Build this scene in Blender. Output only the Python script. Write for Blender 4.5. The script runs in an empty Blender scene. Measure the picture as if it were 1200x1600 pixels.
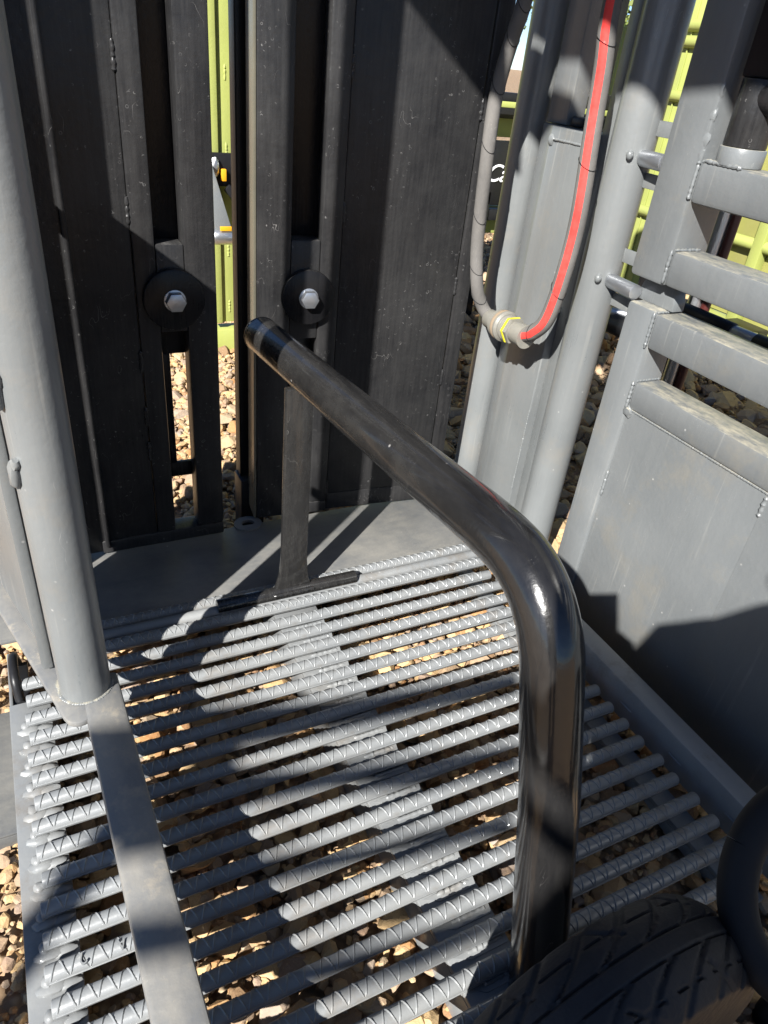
import bpy, bmesh, math, random
from mathutils import Vector, Matrix, Euler
random.seed(7)
scene = bpy.context.scene
COL = scene.collection
R = math.radians

# ------------------------------------------------------------------ camera, sky, sun, exposure
cam_d = bpy.data.cameras.new('camera')
cam = bpy.data.objects.new('camera', cam_d)
COL.objects.link(cam)
cam_d.sensor_fit = 'VERTICAL'; cam_d.sensor_height = 36.0; cam_d.sensor_width = 27.0
cam_d.lens = 36.0 * 1109 / 1600
cam_d.clip_start = 0.01; cam_d.clip_end = 600
RT = Matrix(((0.8968886, 0.1629193, -0.4111546), (-0.4314732, 0.5263840, -0.7326327), (0.0970652, 0.8344921, 0.5424032)))
CAM = Vector((0, 0, 1.0))
cam.matrix_world = Matrix.Translation(CAM) @ RT.to_4x4()
scene.camera = cam

SUN = Vector((0.605, 0.48, -0.56))          # direction the light travels
world = bpy.data.worlds.new('World'); scene.world = world; world.use_nodes = True
wn = world.node_tree
bg = wn.nodes['Background']
sky = wn.nodes.new('ShaderNodeTexSky'); sky.sky_type = 'NISHITA'; sky.sun_disc = False
sky.sun_elevation = R(36); sky.sun_rotation = math.atan2(-SUN.x, -SUN.y)
sky.air_density = 0.6; sky.dust_density = 0.05; sky.ozone_density = 4.0
wn.links.new(sky.outputs[0], bg.inputs[0]); bg.inputs[1].default_value = 0.05
sl = bpy.data.lights.new('sun', 'SUN'); sl.energy = 5.0; sl.angle = R(0.53); sl.color = (1.0, 0.975, 0.935)
so = bpy.data.objects.new('sun', sl); COL.objects.link(so)
so.rotation_euler = SUN.to_track_quat('-Z', 'Y').to_euler()
scene.view_settings.view_transform = 'Standard'; scene.view_settings.look = 'None'
scene.view_settings.exposure = 1.5; scene.view_settings.gamma = 1.0
scene.render.engine = 'CYCLES'
scene.cycles.max_bounces = 6; scene.cycles.blur_glossy = 0.3; scene.cycles.use_denoising = True

# ------------------------------------------------------------------ materials
def nd(nt, t, **kw):
    n = nt.nodes.new(t)
    for k, v in kw.items(): setattr(n, k, v)
    return n
def noise(nt, vec, scale, detail=4, rough=0.55):
    n = nd(nt, 'ShaderNodeTexNoise'); n.inputs['Scale'].default_value = scale
    n.inputs['Detail'].default_value = detail; n.inputs['Roughness'].default_value = rough
    if vec: nt.links.new(vec, n.inputs['Vector'])
    return n.outputs['Fac']
def ramp(nt, fac, a, b, va=0.0, vb=1.0):
    m = nd(nt, 'ShaderNodeMapRange'); m.inputs[1].default_value = a; m.inputs[2].default_value = b
    m.inputs[3].default_value = va; m.inputs[4].default_value = vb
    nt.links.new(fac, m.inputs[0]); return m.outputs[0]
def mixc(nt, fac, a, b):
    m = nd(nt, 'ShaderNodeMix', data_type='RGBA')
    if isinstance(fac, float): m.inputs[0].default_value = fac
    else: nt.links.new(fac, m.inputs[0])
    for i, c in ((6, a), (7, b)):
        if isinstance(c, tuple): m.inputs[i].default_value = (*c, 1)
        else: nt.links.new(c, m.inputs[i])
    return m.outputs[2]
def math_(nt, op, a, b=None):
    m = nd(nt, 'ShaderNodeMath', operation=op)
    for i, c in ((0, a), (1, b)):
        if c is None: continue
        if isinstance(c, (int, float)): m.inputs[i].default_value = c
        else: nt.links.new(c, m.inputs[i])
    return m.outputs[0]
def newmat(name):
    m = bpy.data.materials.new(name); m.use_nodes = True
    nt = m.node_tree; return m, nt, nt.nodes['Principled BSDF']
def mapping(nt, scale=(1, 1, 1)):
    tc = nd(nt, 'ShaderNodeTexCoord'); mp = nd(nt, 'ShaderNodeMapping'); mp.inputs['Scale'].default_value = scale
    nt.links.new(tc.outputs['Object'], mp.inputs['Vector']); return mp.outputs[0]
def upmask(nt, a=0.6, b=0.95):
    g = nd(nt, 'ShaderNodeNewGeometry'); s = nd(nt, 'ShaderNodeSeparateXYZ')
    nt.links.new(g.outputs['Normal'], s.inputs[0]); return ramp(nt, s.outputs[2], a, b)
def paint(name, base, rough=0.35, dust=(0.25, 0.22, 0.18), amount=0.4, streak=None, specks=0.5, updust=0.0, coat=0.0, bump=0.02, scratch=0.3, metallic=0.0, spec=0.5, wear=None, curls=0.0, low=0.6, runs=0.0, rng=(0.38, 0.72), dirt=None, dent=0.0, topdust=None):
    """painted steel: base coat, film of dust (clouds, streaks), chips and small pale specks, dirt settled on flat tops"""
    m, nt, p = newmat(name)
    v = mapping(nt); vs = mapping(nt, streak or (1, 1, 1))
    n1 = noise(nt, v, 5, 7, 0.7)
    n2 = noise(nt, vs, 60, 6, 0.72)
    d = ramp(nt, math_(nt, 'ADD', math_(nt, 'MULTIPLY', n1, low), math_(nt, 'MULTIPLY', n2, 1-low)), rng[0], rng[1], 0.0, amount)
    if wear:                     # handling has polished the dust off part of the thing
        sx = nd(nt, 'ShaderNodeSeparateXYZ'); nt.links.new(v, sx.inputs[0])
        d = math_(nt, 'MULTIPLY', d, ramp(nt, sx.outputs[1], wear[0], wear[1], 0.6, 1.0))
    col = mixc(nt, d, base, dust)
    tone = ramp(nt, noise(nt, v, 2.3, 3), 0.3, 0.7, 0.86, 1.12)
    hs = nd(nt, 'ShaderNodeHueSaturation'); nt.links.new(col, hs.inputs['Color']); nt.links.new(tone, hs.inputs['Value'])
    col = hs.outputs['Color']
    rsum = math_(nt, 'ADD', rough, math_(nt, 'MULTIPLY', d, 0.35))
    if updust > 0:
        um = math_(nt, 'MULTIPLY', upmask(nt), ramp(nt, noise(nt, mapping(nt, (1, 0.3, 1)), 70, 7, 0.78), 0.40, 0.66, 0, updust))
        col = mixc(nt, um, col, topdust or tuple(min(1, c * 2.2) for c in dust))
        rsum = math_(nt, 'ADD', rsum, math_(nt, 'MULTIPLY', um, 0.4))
    if dirt:                     # patches of dried mud and rust bloom
        dm = math_(nt, 'MULTIPLY', ramp(nt, noise(nt, v, dirt[2], 6, 0.72), 0.54, 0.68), dirt[1])
        col = mixc(nt, dm, col, dirt[0]); rsum = math_(nt, 'ADD', rsum, math_(nt, 'MULTIPLY', dm, 0.5))
    if specks > 0:
        vo = nd(nt, 'ShaderNodeTexVoronoi'); vo.inputs['Scale'].default_value = 26; nt.links.new(v, vo.inputs['Vector'])
        sm = math_(nt, 'MULTIPLY', ramp(nt, vo.outputs['Distance'], 0.07, 0.03), ramp(nt, noise(nt, v, 21, 2), 0.52, 0.6))
        col = mixc(nt, math_(nt, 'MULTIPLY', sm, specks), col, (0.55, 0.53, 0.5))
    if runs > 0:                 # pale runs where rain has carried dust down
        rn_ = math_(nt, 'MULTIPLY', ramp(nt, noise(nt, mapping(nt, (26, 26, 0.9)), 3.0, 3, 0.6), 0.60, 0.72), ramp(nt, noise(nt, v, 4, 3), 0.42, 0.6))
        col = mixc(nt, math_(nt, 'MULTIPLY', rn_, runs), col, (0.33, 0.32, 0.29))
    if curls > 0:                # small curled scuffs
        vc = nd(nt, 'ShaderNodeTexVoronoi'); vc.inputs['Scale'].default_value = 95; nt.links.new(v, vc.inputs['Vector'])
        rg_ = ramp(nt, math_(nt, 'ABSOLUTE', math_(nt, 'SUBTRACT', vc.outputs['Distance'], 0.22)), 0.055, 0.015)
        ms = math_(nt, 'MULTIPLY', ramp(nt, noise(nt, v, 130, 2), 0.54, 0.62), ramp(nt, noise(nt, v, 11, 3), 0.46, 0.60))
        col = mixc(nt, math_(nt, 'MULTIPLY', math_(nt, 'MULTIPLY', rg_, ms), curls), col, (0.42, 0.41, 0.39))
    if scratch > 0:
        vm = mapping(nt, (9, 60, 5)); w = noise(nt, vm, 3.0, 2, 0.5)
        sc = math_(nt, 'MULTIPLY', ramp(nt, math_(nt, 'ABSOLUTE', math_(nt, 'SUBTRACT', w, 0.5)), 0.003, 0.0), ramp(nt, noise(nt, v, 14, 2), 0.58, 0.68))
        col = mixc(nt, math_(nt, 'MULTIPLY', sc, scratch), col, (0.5, 0.48, 0.45))
    nt.links.new(col, p.inputs['Base Color']); nt.links.new(rsum, p.inputs['Roughness'])
    p.inputs['Metallic'].default_value = metallic
    p.inputs['Specular IOR Level'].default_value = spec
    p.inputs['Coat Weight'].default_value = coat; p.inputs['Coat Roughness'].default_value = 0.08
    b = nd(nt, 'ShaderNodeBump'); b.inputs['Strength'].default_value = 0.25; b.inputs['Distance'].default_value = bump * 0.1
    nt.links.new(noise(nt, v, 90, 4), b.inputs['Height']); 
    if dent > 0:                 # slight waviness of the sheet
        b2 = nd(nt, 'ShaderNodeBump'); b2.inputs['Strength'].default_value = 1.0; b2.inputs['Distance'].default_value = dent
        nt.links.new(noise(nt, v, 5, 2, 0.4), b2.inputs['Height']); nt.links.new(b2.outputs[0], b.inputs['Normal'])
    nt.links.new(b.outputs[0], p.inputs['Normal'])
    return m
GREY = paint('grey_paint', (0.122, 0.130, 0.133), 0.33, (0.20, 0.20, 0.19), 0.3, (1, 1, 0.12), 0.4, 0.7, spec=0.45, scratch=0.3, runs=0.45, dirt=((0.19, 0.165, 0.12), 0.30, 6), dent=0.006, topdust=(0.40, 0.36, 0.26))
GREYPOST = paint('grey_post_paint', (0.132, 0.140, 0.141), 0.27, (0.22, 0.215, 0.20), 0.25, (3, 3, 0.1), 0.3, 0.0, spec=0.5, scratch=0.35, runs=0.3, dirt=((0.19, 0.16, 0.12), 0.22, 8), dent=0.002)
GREYFLOOR = paint('grey_floor_paint', (0.160, 0.168, 0.173), 0.33, (0.23, 0.225, 0.205), 0.45, None, 0.25, 0.0, scratch=0.2, spec=0.35, coat=0.15, dirt=((0.11, 0.085, 0.058), 0.5, 7))
RAILTOP = paint('worn_rail_paint', (0.120, 0.126, 0.133), 0.36, (0.26, 0.24, 0.20), 0.85, (0.6, 0.25, 1), 0.2, 0.0, scratch=0.4, spec=0.35, dirt=((0.33, 0.285, 0.215), 0.6, 16), runs=0.0)
PLATE = paint('worn_plate_paint', (0.095, 0.098, 0.10), 0.40, (0.21, 0.198, 0.17), 0.8, (0.25, 0.6, 1), 0.35, 0.0, scratch=0.3, spec=0.3)
BLACK = paint('dusty_black_paint', (0.006, 0.006, 0.007), 0.24, (0.045, 0.043, 0.041), 0.25, (3, 3, 0.08), 0.4, 0.2, scratch=0.12, bump=0.02, spec=0.2)
BLACKFACE = paint('weathered_black_paint', (0.012, 0.012, 0.013), 0.27, (0.070, 0.068, 0.065), 0.45, (2.5, 2.5, 0.14), 0.10, 0.3, scratch=0.3, bump=0.03, spec=0.22, curls=0.28, low=0.6, dent=0.004)
GLOSS = paint('gloss_black_paint', (0.003, 0.003, 0.004), 0.15, (0.047, 0.045, 0.041), 0.72, (1.6, 0.3, 0.3), 0.6, 0.0, coat=0.5, scratch=0.3, spec=0.4, wear=(-0.14, -0.02), low=0.2, rng=(0.12, 0.95))
FARBLACK = paint('machine_black_paint', (0.009, 0.009, 0.010), 0.35, (0.05, 0.05, 0.05), 0.2, None, 0, 0, scratch=0, spec=0.3)
LIME = paint('lime_green_paint', (0.285, 0.315, 0.085), 0.4, (0.33, 0.31, 0.16), 0.2, (1, 1, 0.2), 0.15, 0.0, scratch=0.0, spec=0.3)
OLIVE = paint('olive_sheet_paint', (0.27, 0.265, 0.075), 0.45, (0.3, 0.26, 0.13), 0.4, (1, 1, 0.2), 0.1, 0, scratch=0.0, spec=0.3)
ZINC = paint('zinc_plating', (0.5, 0.52, 0.55), 0.32, (0.35, 0.32, 0.28), 0.3, None, 0, 0, scratch=0.1, metallic=0.9)
BRASS = paint('brass', (0.55, 0.38, 0.12), 0.3, (0.2, 0.15, 0.08), 0.3, None, 0, 0, scratch=0, metallic=0.9)
RUBBERHOSE = paint('grey_rubber', (0.10, 0.095, 0.09), 0.75, (0.20, 0.185, 0.165), 0.6, (1, 1, 0.4), 0.2, 0.2, scratch=0.3, spec=0.2)
REDSTRIPE = paint('red_stripe', (0.62, 0.035, 0.028), 0.6, (0.6, 0.2, 0.17), 0.3, None, 0.2, 0, scratch=0.2, spec=0.2)
TYREM = paint('tyre_rubber', (0.011, 0.011, 0.013), 0.5, (0.03, 0.03, 0.031), 0.6, None, 0.1, 0.0, scratch=0.0, spec=0.3, bump=0.06)
RINGM = paint('matte_black_rubber', (0.008, 0.008, 0.009), 0.65, (0.02, 0.02, 0.02), 0.3, None, 0, 0, scratch=0.0, spec=0.3)
def flat(name, c, rough=0.5, metallic=0.0):
    m, nt, p = newmat(name); v = mapping(nt)
    col = mixc(nt, ramp(nt, noise(nt, v, 30, 3), 0.3, 0.7), tuple(x * 0.85 for x in c), c)
    nt.links.new(col, p.inputs['Base Color']); p.inputs['Roughness'].default_value = rough; p.inputs['Metallic'].default_value = metallic
    return m
DUSTYZINC = paint('dusty_zinc', (0.19, 0.185, 0.165), 0.4, (0.30, 0.27, 0.21), 0.6, None, 0.3, 0, scratch=0.2, metallic=0.25)
EDGE = paint('tan_edge', (0.085, 0.08, 0.06), 0.25, (0.15, 0.13, 0.09), 0.4, (3, 3, 0.2), 0.2, 0, scratch=0.1)  # lighter and browner than the black of the door
ORANGE = flat('orange_decal', (0.75, 0.33, 0.01)); YELLOW = flat('yellow_band', (0.72, 0.65, 0.02)); WHITE = flat('white_lettering', (0.8, 0.8, 0.78))
RUST = flat('rust', (0.22, 0.09, 0.04), 0.8); DARKRED = flat('dark_red_paint', (0.06, 0.012, 0.010), 0.4)
CLOTH = flat('navy_cloth', (0.02, 0.025, 0.05), 0.9); DENIM = flat('denim', (0.05, 0.07, 0.12), 0.9); SKIN = flat('skin', (0.45, 0.27, 0.19), 0.5)
HAIR = flat('brown_hair', (0.05, 0.03, 0.02), 0.6); PHONEM = flat('black_phone_shell', (0.01, 0.01, 0.012), 0.2); BARK = flat('bark', (0.13, 0.09, 0.06), 0.9)
FOAM = flat('brown_felt', (0.2, 0.15, 0.1), 0.9)

def rockmat():
    m, nt, p = newmat('crushed_limestone'); v = mapping(nt)
    g = nd(nt, 'ShaderNodeNewGeometry')
    cr = nd(nt, 'ShaderNodeValToRGB'); e = cr.color_ramp
    e.elements[0].position = 0; e.elements[0].color = (0.156, 0.095, 0.051, 1)
    e.elements[1].position = 1; e.elements[1].color = (0.468, 0.331, 0.175, 1)
    for pos, c in ((0.2, (0.330, 0.250, 0.180)), (0.4, (0.478, 0.320, 0.158)), (0.55, (0.281, 0.135, 0.053)), (0.65, (0.260, 0.225, 0.195)), (0.8, (0.520, 0.370, 0.193))):
        x = e.elements.new(pos); x.color = (*c, 1)
    nt.links.new(g.outputs['Random Per Island'], cr.inputs[0])
    d = ramp(nt, noise(nt, v, 40, 6, 0.7), 0.3, 0.7)
    col = mixc(nt, math_(nt, 'MULTIPLY', d, 0.45), cr.outputs[0], (0.250, 0.140, 0.061))
    col = mixc(nt, ramp(nt, noise(nt, v, 160, 4, 0.7), 0.55, 0.75, 0, 0.5), col, (0.520, 0.401, 0.237))
    nt.links.new(col, p.inputs['Base Color']); p.inputs['Roughness'].default_value = 0.85; p.inputs['Specular IOR Level'].default_value = 0.2
    b = nd(nt, 'ShaderNodeBump'); b.inputs['Strength'].default_value = 0.6; b.inputs['Distance'].default_value = 0.004
    nt.links.new(noise(nt, v, 120, 5, 0.7), b.inputs['Height']); nt.links.new(b.outputs[0], p.inputs['Normal'])
    return m
ROCK = rockmat()
def groundmat():
    m, nt, p = newmat('dirt_and_grit'); v = mapping(nt)
    col = mixc(nt, ramp(nt, noise(nt, v, 6, 6, 0.7), 0.3, 0.7), (0.16, 0.10, 0.06), (0.34, 0.23, 0.13))
    vo = nd(nt, 'ShaderNodeTexVoronoi'); vo.inputs['Scale'].default_value = 45; nt.links.new(v, vo.inputs['Vector'])
    col = mixc(nt, math_(nt, 'MULTIPLY', ramp(nt, vo.outputs['Distance'], 0.5, 0.2), 0.7), col, (0.42, 0.31, 0.19))
    nt.links.new(col, p.inputs['Base Color']); p.inputs['Roughness'].default_value = 0.95
    b = nd(nt, 'ShaderNodeBump'); b.inputs['Strength'].default_value = 1.0; b.inputs['Distance'].default_value = 0.02
    nt.links.new(vo.outputs['Distance'], b.inputs['Height']); b.invert = True; nt.links.new(b.outputs[0], p.inputs['Normal'])
    return m
def leafmat():
    m, nt, p = newmat('foliage'); g = nd(nt, 'ShaderNodeNewGeometry')
    col = mixc(nt, g.outputs['Random Per Island'], (0.05, 0.08, 0.015), (0.16, 0.19, 0.05))
    nt.links.new(col, p.inputs['Base Color']); p.inputs['Roughness'].default_value = 0.6; return m
LEAF = leafmat()

# ------------------------------------------------------------------ mesh helpers (authored in world coordinates)
class MB:
    def __init__(s): s.bm = bmesh.new()
    def box(s, x0, x1, y0, y1, z0, z1, bev=0.003):
        return s.obox(Vector(((x0+x1)/2, (y0+y1)/2, (z0+z1)/2)), (abs(x1-x0), abs(y1-y0), abs(z1-z0)), Matrix.Identity(3), bev)
    def obox(s, c, size, rot, bev=0.003):
        r = bmesh.ops.create_cube(s.bm, size=1)
        vs = r['verts']
        for v in vs: v.co = Vector((v.co.x*size[0], v.co.y*size[1], v.co.z*size[2]))
        if bev:
            b = min(bev, min(size)*0.3)
            es = list({e for v in vs for e in v.link_edges})
            rr = bmesh.ops.bevel(s.bm, geom=es, offset=b, segments=2, affect='EDGES', profile=0.5)
            vs = list({v for f in rr['faces'] for v in f.verts} | {v for v in vs if v.is_valid})
        M = rot.to_4x4(); M.translation = Vector(c)
        for v in vs: v.co = M @ v.co
        return s
    def bar(s, p, q, w, h, up=(0, 0, 1), bev=0.003):
        """rectangular bar from p to q; h is measured along up, w across"""
        p, q = Vector(p), Vector(q); d = (q-p); L = d.length; d.normalize()
        u = Vector(up); sd = d.cross(u).normalized(); u = sd.cross(d).normalized()
        rot = Matrix((sd, d, u)).transposed()
        return s.obox((p+q)/2, (w, L, h), rot, bev)
    def poly(s, pts, ext, bev=0.0):
        """polygon pts extruded by vector ext"""
        ext = Vector(ext)
        a = [s.bm.verts.new(Vector(p)) for p in pts]; b = [s.bm.verts.new(Vector(p)+ext) for p in pts]
        n = len(pts); fs = [s.bm.faces.new(a), s.bm.faces.new(list(reversed(b)))]
        for i in range(n): fs.append(s.bm.faces.new([a[i], b[i], b[(i+1) % n], a[(i+1) % n]]))
        bmesh.ops.recalc_face_normals(s.bm, faces=fs)
        if bev:
            bmesh.ops.bevel(s.bm, geom=list({e for f in fs for e in f.edges}), offset=bev, segments=2, affect='EDGES', profile=0.5)
        return s
    def tube(s, path, r, seg=20, caps=True, rs=None):
        path = [Vector(p) for p in path]; n = len(path)
        t = [(path[min(i+1, n-1)]-path[max(i-1, 0)]).normalized() for i in range(n)]
        ref = Vector((0, 0, 1)) if abs(t[0].z) < 0.9 else Vector((1, 0, 0))
        u = t[0].cross(ref).normalized(); rings = []
        for i in range(n):
            u = (u - t[i]*u.dot(t[i])).normalized(); w = t[i].cross(u)
            rr = rs[i] if rs else r
            rings.append([s.bm.verts.new(path[i]+(u*math.cos(a)+w*math.sin(a))*rr) for a in [2*math.pi*k/seg for k in range(seg)]])
        fs = []
        for i in range(n-1):
            for k in range(seg):
                fs.append(s.bm.faces.new([rings[i][k], rings[i][(k+1) % seg], rings[i+1][(k+1) % seg], rings[i+1][k]]))
        if caps: fs.append(s.bm.faces.new(list(reversed(rings[0])))); fs.append(s.bm.faces.new(rings[-1]))
        bmesh.ops.recalc_face_normals(s.bm, faces=fs)
        return s
    def cyl(s, p, q, r, seg=32, bev=0.0):
        p, q = Vector(p), Vector(q)
        if bev:
            d = (q-p).normalized()*bev
            return s.tube([p, p+d*0.3, p+d, q-d, q-d*0.3, q], r, seg, True, [r-bev, r-bev*0.3, r, r, r-bev*0.3, r-bev])
        return s.tube([p, q], r, seg)
    def blob(s, c, size, sub=2, jit=0.15):
        r = bmesh.ops.create_icosphere(s.bm, subdivisions=sub, radius=1)
        for v in r['verts']:
            k = 1+random.uniform(-jit, jit)
            v.co = Vector(c)+Vector((v.co.x*size[0]*k, v.co.y*size[1]*k, v.co.z*size[2]*k))
        return s
    def bead(s, p, q, r):
        """weld bead: overlapping ripples from p to q"""
        p, q = Vector(p), Vector(q); n = max(5, int((q-p).length/(r*0.9)))
        ph = random.uniform(0, 6)
        pts = [p.lerp(q, i/n)+Vector([random.uniform(-.10, .10)*r for _ in range(3)]) for i in range(n+1)]
        rs = [r*(1.05+.16*math.sin(i*1.9+ph)+random.uniform(-.14, .14))*(0.55 if i in (0, n) else 1) for i in range(n+1)]
        s.tube(pts, r, 10, True, rs)
        return s
ROOTS = {}
def fin(mb, name, mat, parent=None, ang=35):
    me = bpy.data.meshes.new(name)
    off = Vector((0, 0, 0))
    if parent is not None: off = ROOTS.get(parent.name, off)
    for v in mb.bm.verts: v.co -= off
    mb.bm.to_mesh(me); mb.bm.free()
    for p in me.polygons: p.use_smooth = True
    me.set_sharp_from_angle(angle=R(ang))
    me.materials.append(mat)
    o = bpy.data.objects.new(name, me); COL.objects.link(o)
    if parent is not None:
        o.parent = parent; ROOTS[o.name] = off
    return o
def tag(o, label, cat, group=None, kind=None):
    if label: o['label'] = label
    if cat: o['category'] = cat
    if group: o['group'] = group
    if kind: o['kind'] = kind
    return o
def thing(name, loc, label, cat, group=None):
    o = bpy.data.objects.new(name, None); COL.objects.link(o); o.location = loc; o.empty_display_size = 0.1
    ROOTS[o.name] = Vector(loc); return tag(o, label, cat, group)
def catmull(P, n=10):
    P = [Vector(p) for p in P]; P = [P[0]*2-P[1]]+P+[P[-1]*2-P[-2]]; out = []
    for i in range(1, len(P)-2):
        a, b, c, d = P[i-1:i+3]
        for k in range(n):
            t = k/n
            out.append(0.5*((2*b)+(c-a)*t+(2*a-5*b+4*c-d)*t*t+(3*b-a-3*c+d)*t**3))
    out.append(P[-2]); return out
def text_mesh(name, s, size, M, depth, mat, parent, shear=0.0):
    cu = bpy.data.curves.new(name, 'FONT'); cu.body = s; cu.size = size; cu.extrude = depth; cu.align_x = 'CENTER'; cu.align_y = 'CENTER'; cu.shear = shear
    tmp = bpy.data.objects.new(name+'_curve', cu); COL.objects.link(tmp)
    dg = bpy.context.evaluated_depsgraph_get(); me = bpy.data.meshes.new_from_object(tmp.evaluated_get(dg)); me.name = name
    bpy.data.objects.remove(tmp); bpy.data.curves.remove(cu)
    me.transform(Matrix.Translation(-ROOTS.get(parent.name, Vector())) @ M); me.materials.clear(); me.materials.append(mat)
    o = bpy.data.objects.new(name, me); COL.objects.link(o); o.parent = parent; ROOTS[o.name] = ROOTS.get(parent.name, Vector()); return o
GZ = -0.12

# ------------------------------------------------------------------ ground
mb = MB()
bmesh.ops.create_grid(mb.bm, x_segments=60, y_segments=60, size=250)
for v in mb.bm.verts: v.co.z = GZ-0.006
g = fin(mb, 'ground', groundmat()); tag(g, 'tan dirt and grit yard under the gravel', 'ground', None, 'structure')

def rock_variants(n):
    out = []
    for i in range(n):
        bm = bmesh.new()
        el = Vector((random.uniform(.8, 1.25), random.uniform(.65, 1.0), random.uniform(.45, .8)))
        for k in range(random.randint(18, 30)):
            v = Vector((random.gauss(0, 1), random.gauss(0, 1), random.gauss(0, 1))).normalized()
            v *= random.uniform(.86, 1.0)
            bm.verts.new(Vector((v.x*el.x, v.y*el.y, v.z*el.z)))
        bmesh.ops.convex_hull(bm, input=bm.verts)
        for v in [v for v in bm.verts if not v.link_faces]: bm.verts.remove(v)
        bmesh.ops.triangulate(bm, faces=bm.faces)
        bm.verts.index_update()
        out.append(([v.co.copy() for v in bm.verts], [[v.index for v in f.verts] for f in bm.faces])); bm.free()
    return out
RV = rock_variants(28)
def scatter(zones):
    V, F = [], []
    for (x0, x1, y0, y1, n, s0, s1, lift) in zones:
        for i in range(n):
            x, y = random.uniform(x0, x1), random.uniform(y0, y1)
            s = s0*(s1/s0)**(random.random()**1.7)
            vs, fs = random.choice(RV)
            M = Euler((random.uniform(-.5, .5), random.uniform(-.5, .5), random.uniform(0, 6.3))).to_matrix()
            c = Vector((x, y, GZ+s*random.uniform(0.1, 0.45)+random.uniform(0, lift))); b = len(V)
            V.extend((c+M @ (q*s)) for q in vs); F.extend([[b+k for k in f] for f in fs])
    me = bpy.data.meshes.new('gravel'); me.from_pydata([tuple(v) for v in V], [], F); me.materials.append(ROCK)
    o = bpy.data.objects.new('gravel', me); COL.objects.link(o); return o
gv = scatter([(-.1, 1.3, -.3, 1.5, 9500, .006, .026, .010), (-.1, 1.3, -.3, 1.5, 480, .024, .046, .0),
              (-.6, 5, 1.3, 5, 9000, .012, .045, .012), (1.1, 5, -.3, 1.5, 3600, .012, .05, .012), (.3, 1.4, 1.5, 3.2, 14000, .006, .018, .008),
              (-.9, -.1, .2, 1.6, 7500, .005, .017, .01), (1.0, 3.6, .9, 3.2, 700, .04, .075, 0)])
tag(gv, 'crushed tan limestone gravel covering the yard', 'gravel', None, 'stuff')

# ------------------------------------------------------------------ chute floor: ribbed rods on side channels
fl = thing('chute_floor', (0.4, 0.6, GZ), 'grey slatted steel chute floor of ribbed rods with a flat plate at its far end', 'grate floor')
def rod_mesh(x0, x1, r, pitch, cross=False, seg=14):
    bm = bmesh.new(); mbx = MB(); mbx.bm.free(); mbx.bm = bm
    mbx.cyl((x0, 0, 0), (x1, 0, 0), r, seg, 0.002)
    for sy in (-1, 1): mbx.bar((x0+.004, sy*r*.99, 0), (x1-.004, sy*r*.99, 0), .002, .0025, bev=0.0006)
    def leg(xa, xb):
        pr = None; n = 7
        for k in range(n+1):
            t = k/n; a = R(-66+132*t); x = xa+(xb-xa)*t; cs, sn = math.cos(a), math.sin(a)
            hgt = .0014*math.sin(math.pi*(0.08+0.84*t))**.5
            pts = [bm.verts.new((x-.0019, sn*(r-.0003), cs*(r-.0003))), bm.verts.new((x, sn*(r+hgt), cs*(r+hgt))), bm.verts.new((x+.0019, sn*(r-.0003), cs*(r-.0003)))]
            if pr:
                for i in (0, 1): bm.faces.new([pr[i], pr[i+1], pts[i+1], pts[i]])
            pr = pts
    x = x0+.006; i = 0
    while x < x1-pitch:
        if cross: leg(x, x+pitch*.9); leg(x+pitch*.9, x)
        elif i % 2 == 0: leg(x, x+pitch*.42)
        else: leg(x+pitch*.42, x)
        x += pitch*.5 if not cross else pitch; i += 1
    bmesh.ops.recalc_face_normals(bm, faces=bm.faces)
    me = bpy.data.meshes.new('rod'); bm.to_mesh(me); bm.free()
    for p in me.polygons: p.use_smooth = True
    me.set_sharp_from_angle(angle=R(50)); me.materials.append(GREYFLOOR); return me
ROD_R = 0.0115
rm = rod_mesh(-0.108, 0.892, ROD_R, 0.0235)
rx = rod_mesh(-0.02, 0.90, 0.0125, 0.018, True)
rods = []
for k in range(19):
    o = bpy.data.objects.new('rod', rm); COL.objects.link(o); o.parent = fl
    o.location = Vector((random.uniform(-.004, .004), 1.047-0.0431*k, -ROD_R))-ROOTS['chute_floor']
    o.rotation_euler = (random.uniform(-.15, .15), 0, random.uniform(-.0015, .0015)); rods.append(o)
for y in (1.152, 1.092):
    o = bpy.data.objects.new('rod', rx); COL.objects.link(o); o.parent = fl; o.location = Vector((0, y, -.008))-ROOTS['chute_floor']
# raised mill numbers on one rod
mk = rods[12]; ROOTS[mk.name] = Vector(mk.location)+ROOTS['chute_floor']
yk = 1.047-0.0431*12
for ch, xx in (('2', -0.066), ('4', -0.018)):
    M = Matrix.Translation((xx, yk-.001, 0.0012)) @ Euler((0, 0, R(200))).to_matrix().to_4x4()
    text_mesh('raised_number', ch, 0.021, M, 0.0016, GREYFLOOR, mk)
mb = MB(); mb.cyl((-.01, 1.122, -.008), (.93, 1.122, -.008), .013, 20, .002); fin(mb, 'smooth_bar', GREYFLOOR, fl)
# far plate
mb = MB(); mb.box(-.14, .96, 1.165, 1.405, -.012, -.003, .002); mb.box(-.14, .96, 1.395, 1.405, -.06, -.0125, .002)
th = [R(a) for a in range(0, 360, 15)]
fin(mb, 'threshold_plate', PLATE, fl)
mb = MB()
for a in range(24):
    a0, a1 = 2*math.pi*a/24, 2*math.pi*(a+1)/24
    mb.poly([(.412+.034*math.cos(a0), 1.405+.03*math.sin(a0), .001), (.412+.034*math.cos(a1), 1.405+.03*math.sin(a1), .001),
             (.412+.016*math.cos(a1), 1.405+.014*math.sin(a1), .001), (.412+.016*math.cos(a0), 1.405+.014*math.sin(a0), .001)], (0, 0, -.008))
fin(mb, 'lifting_eye', PLATE, fl)
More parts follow.
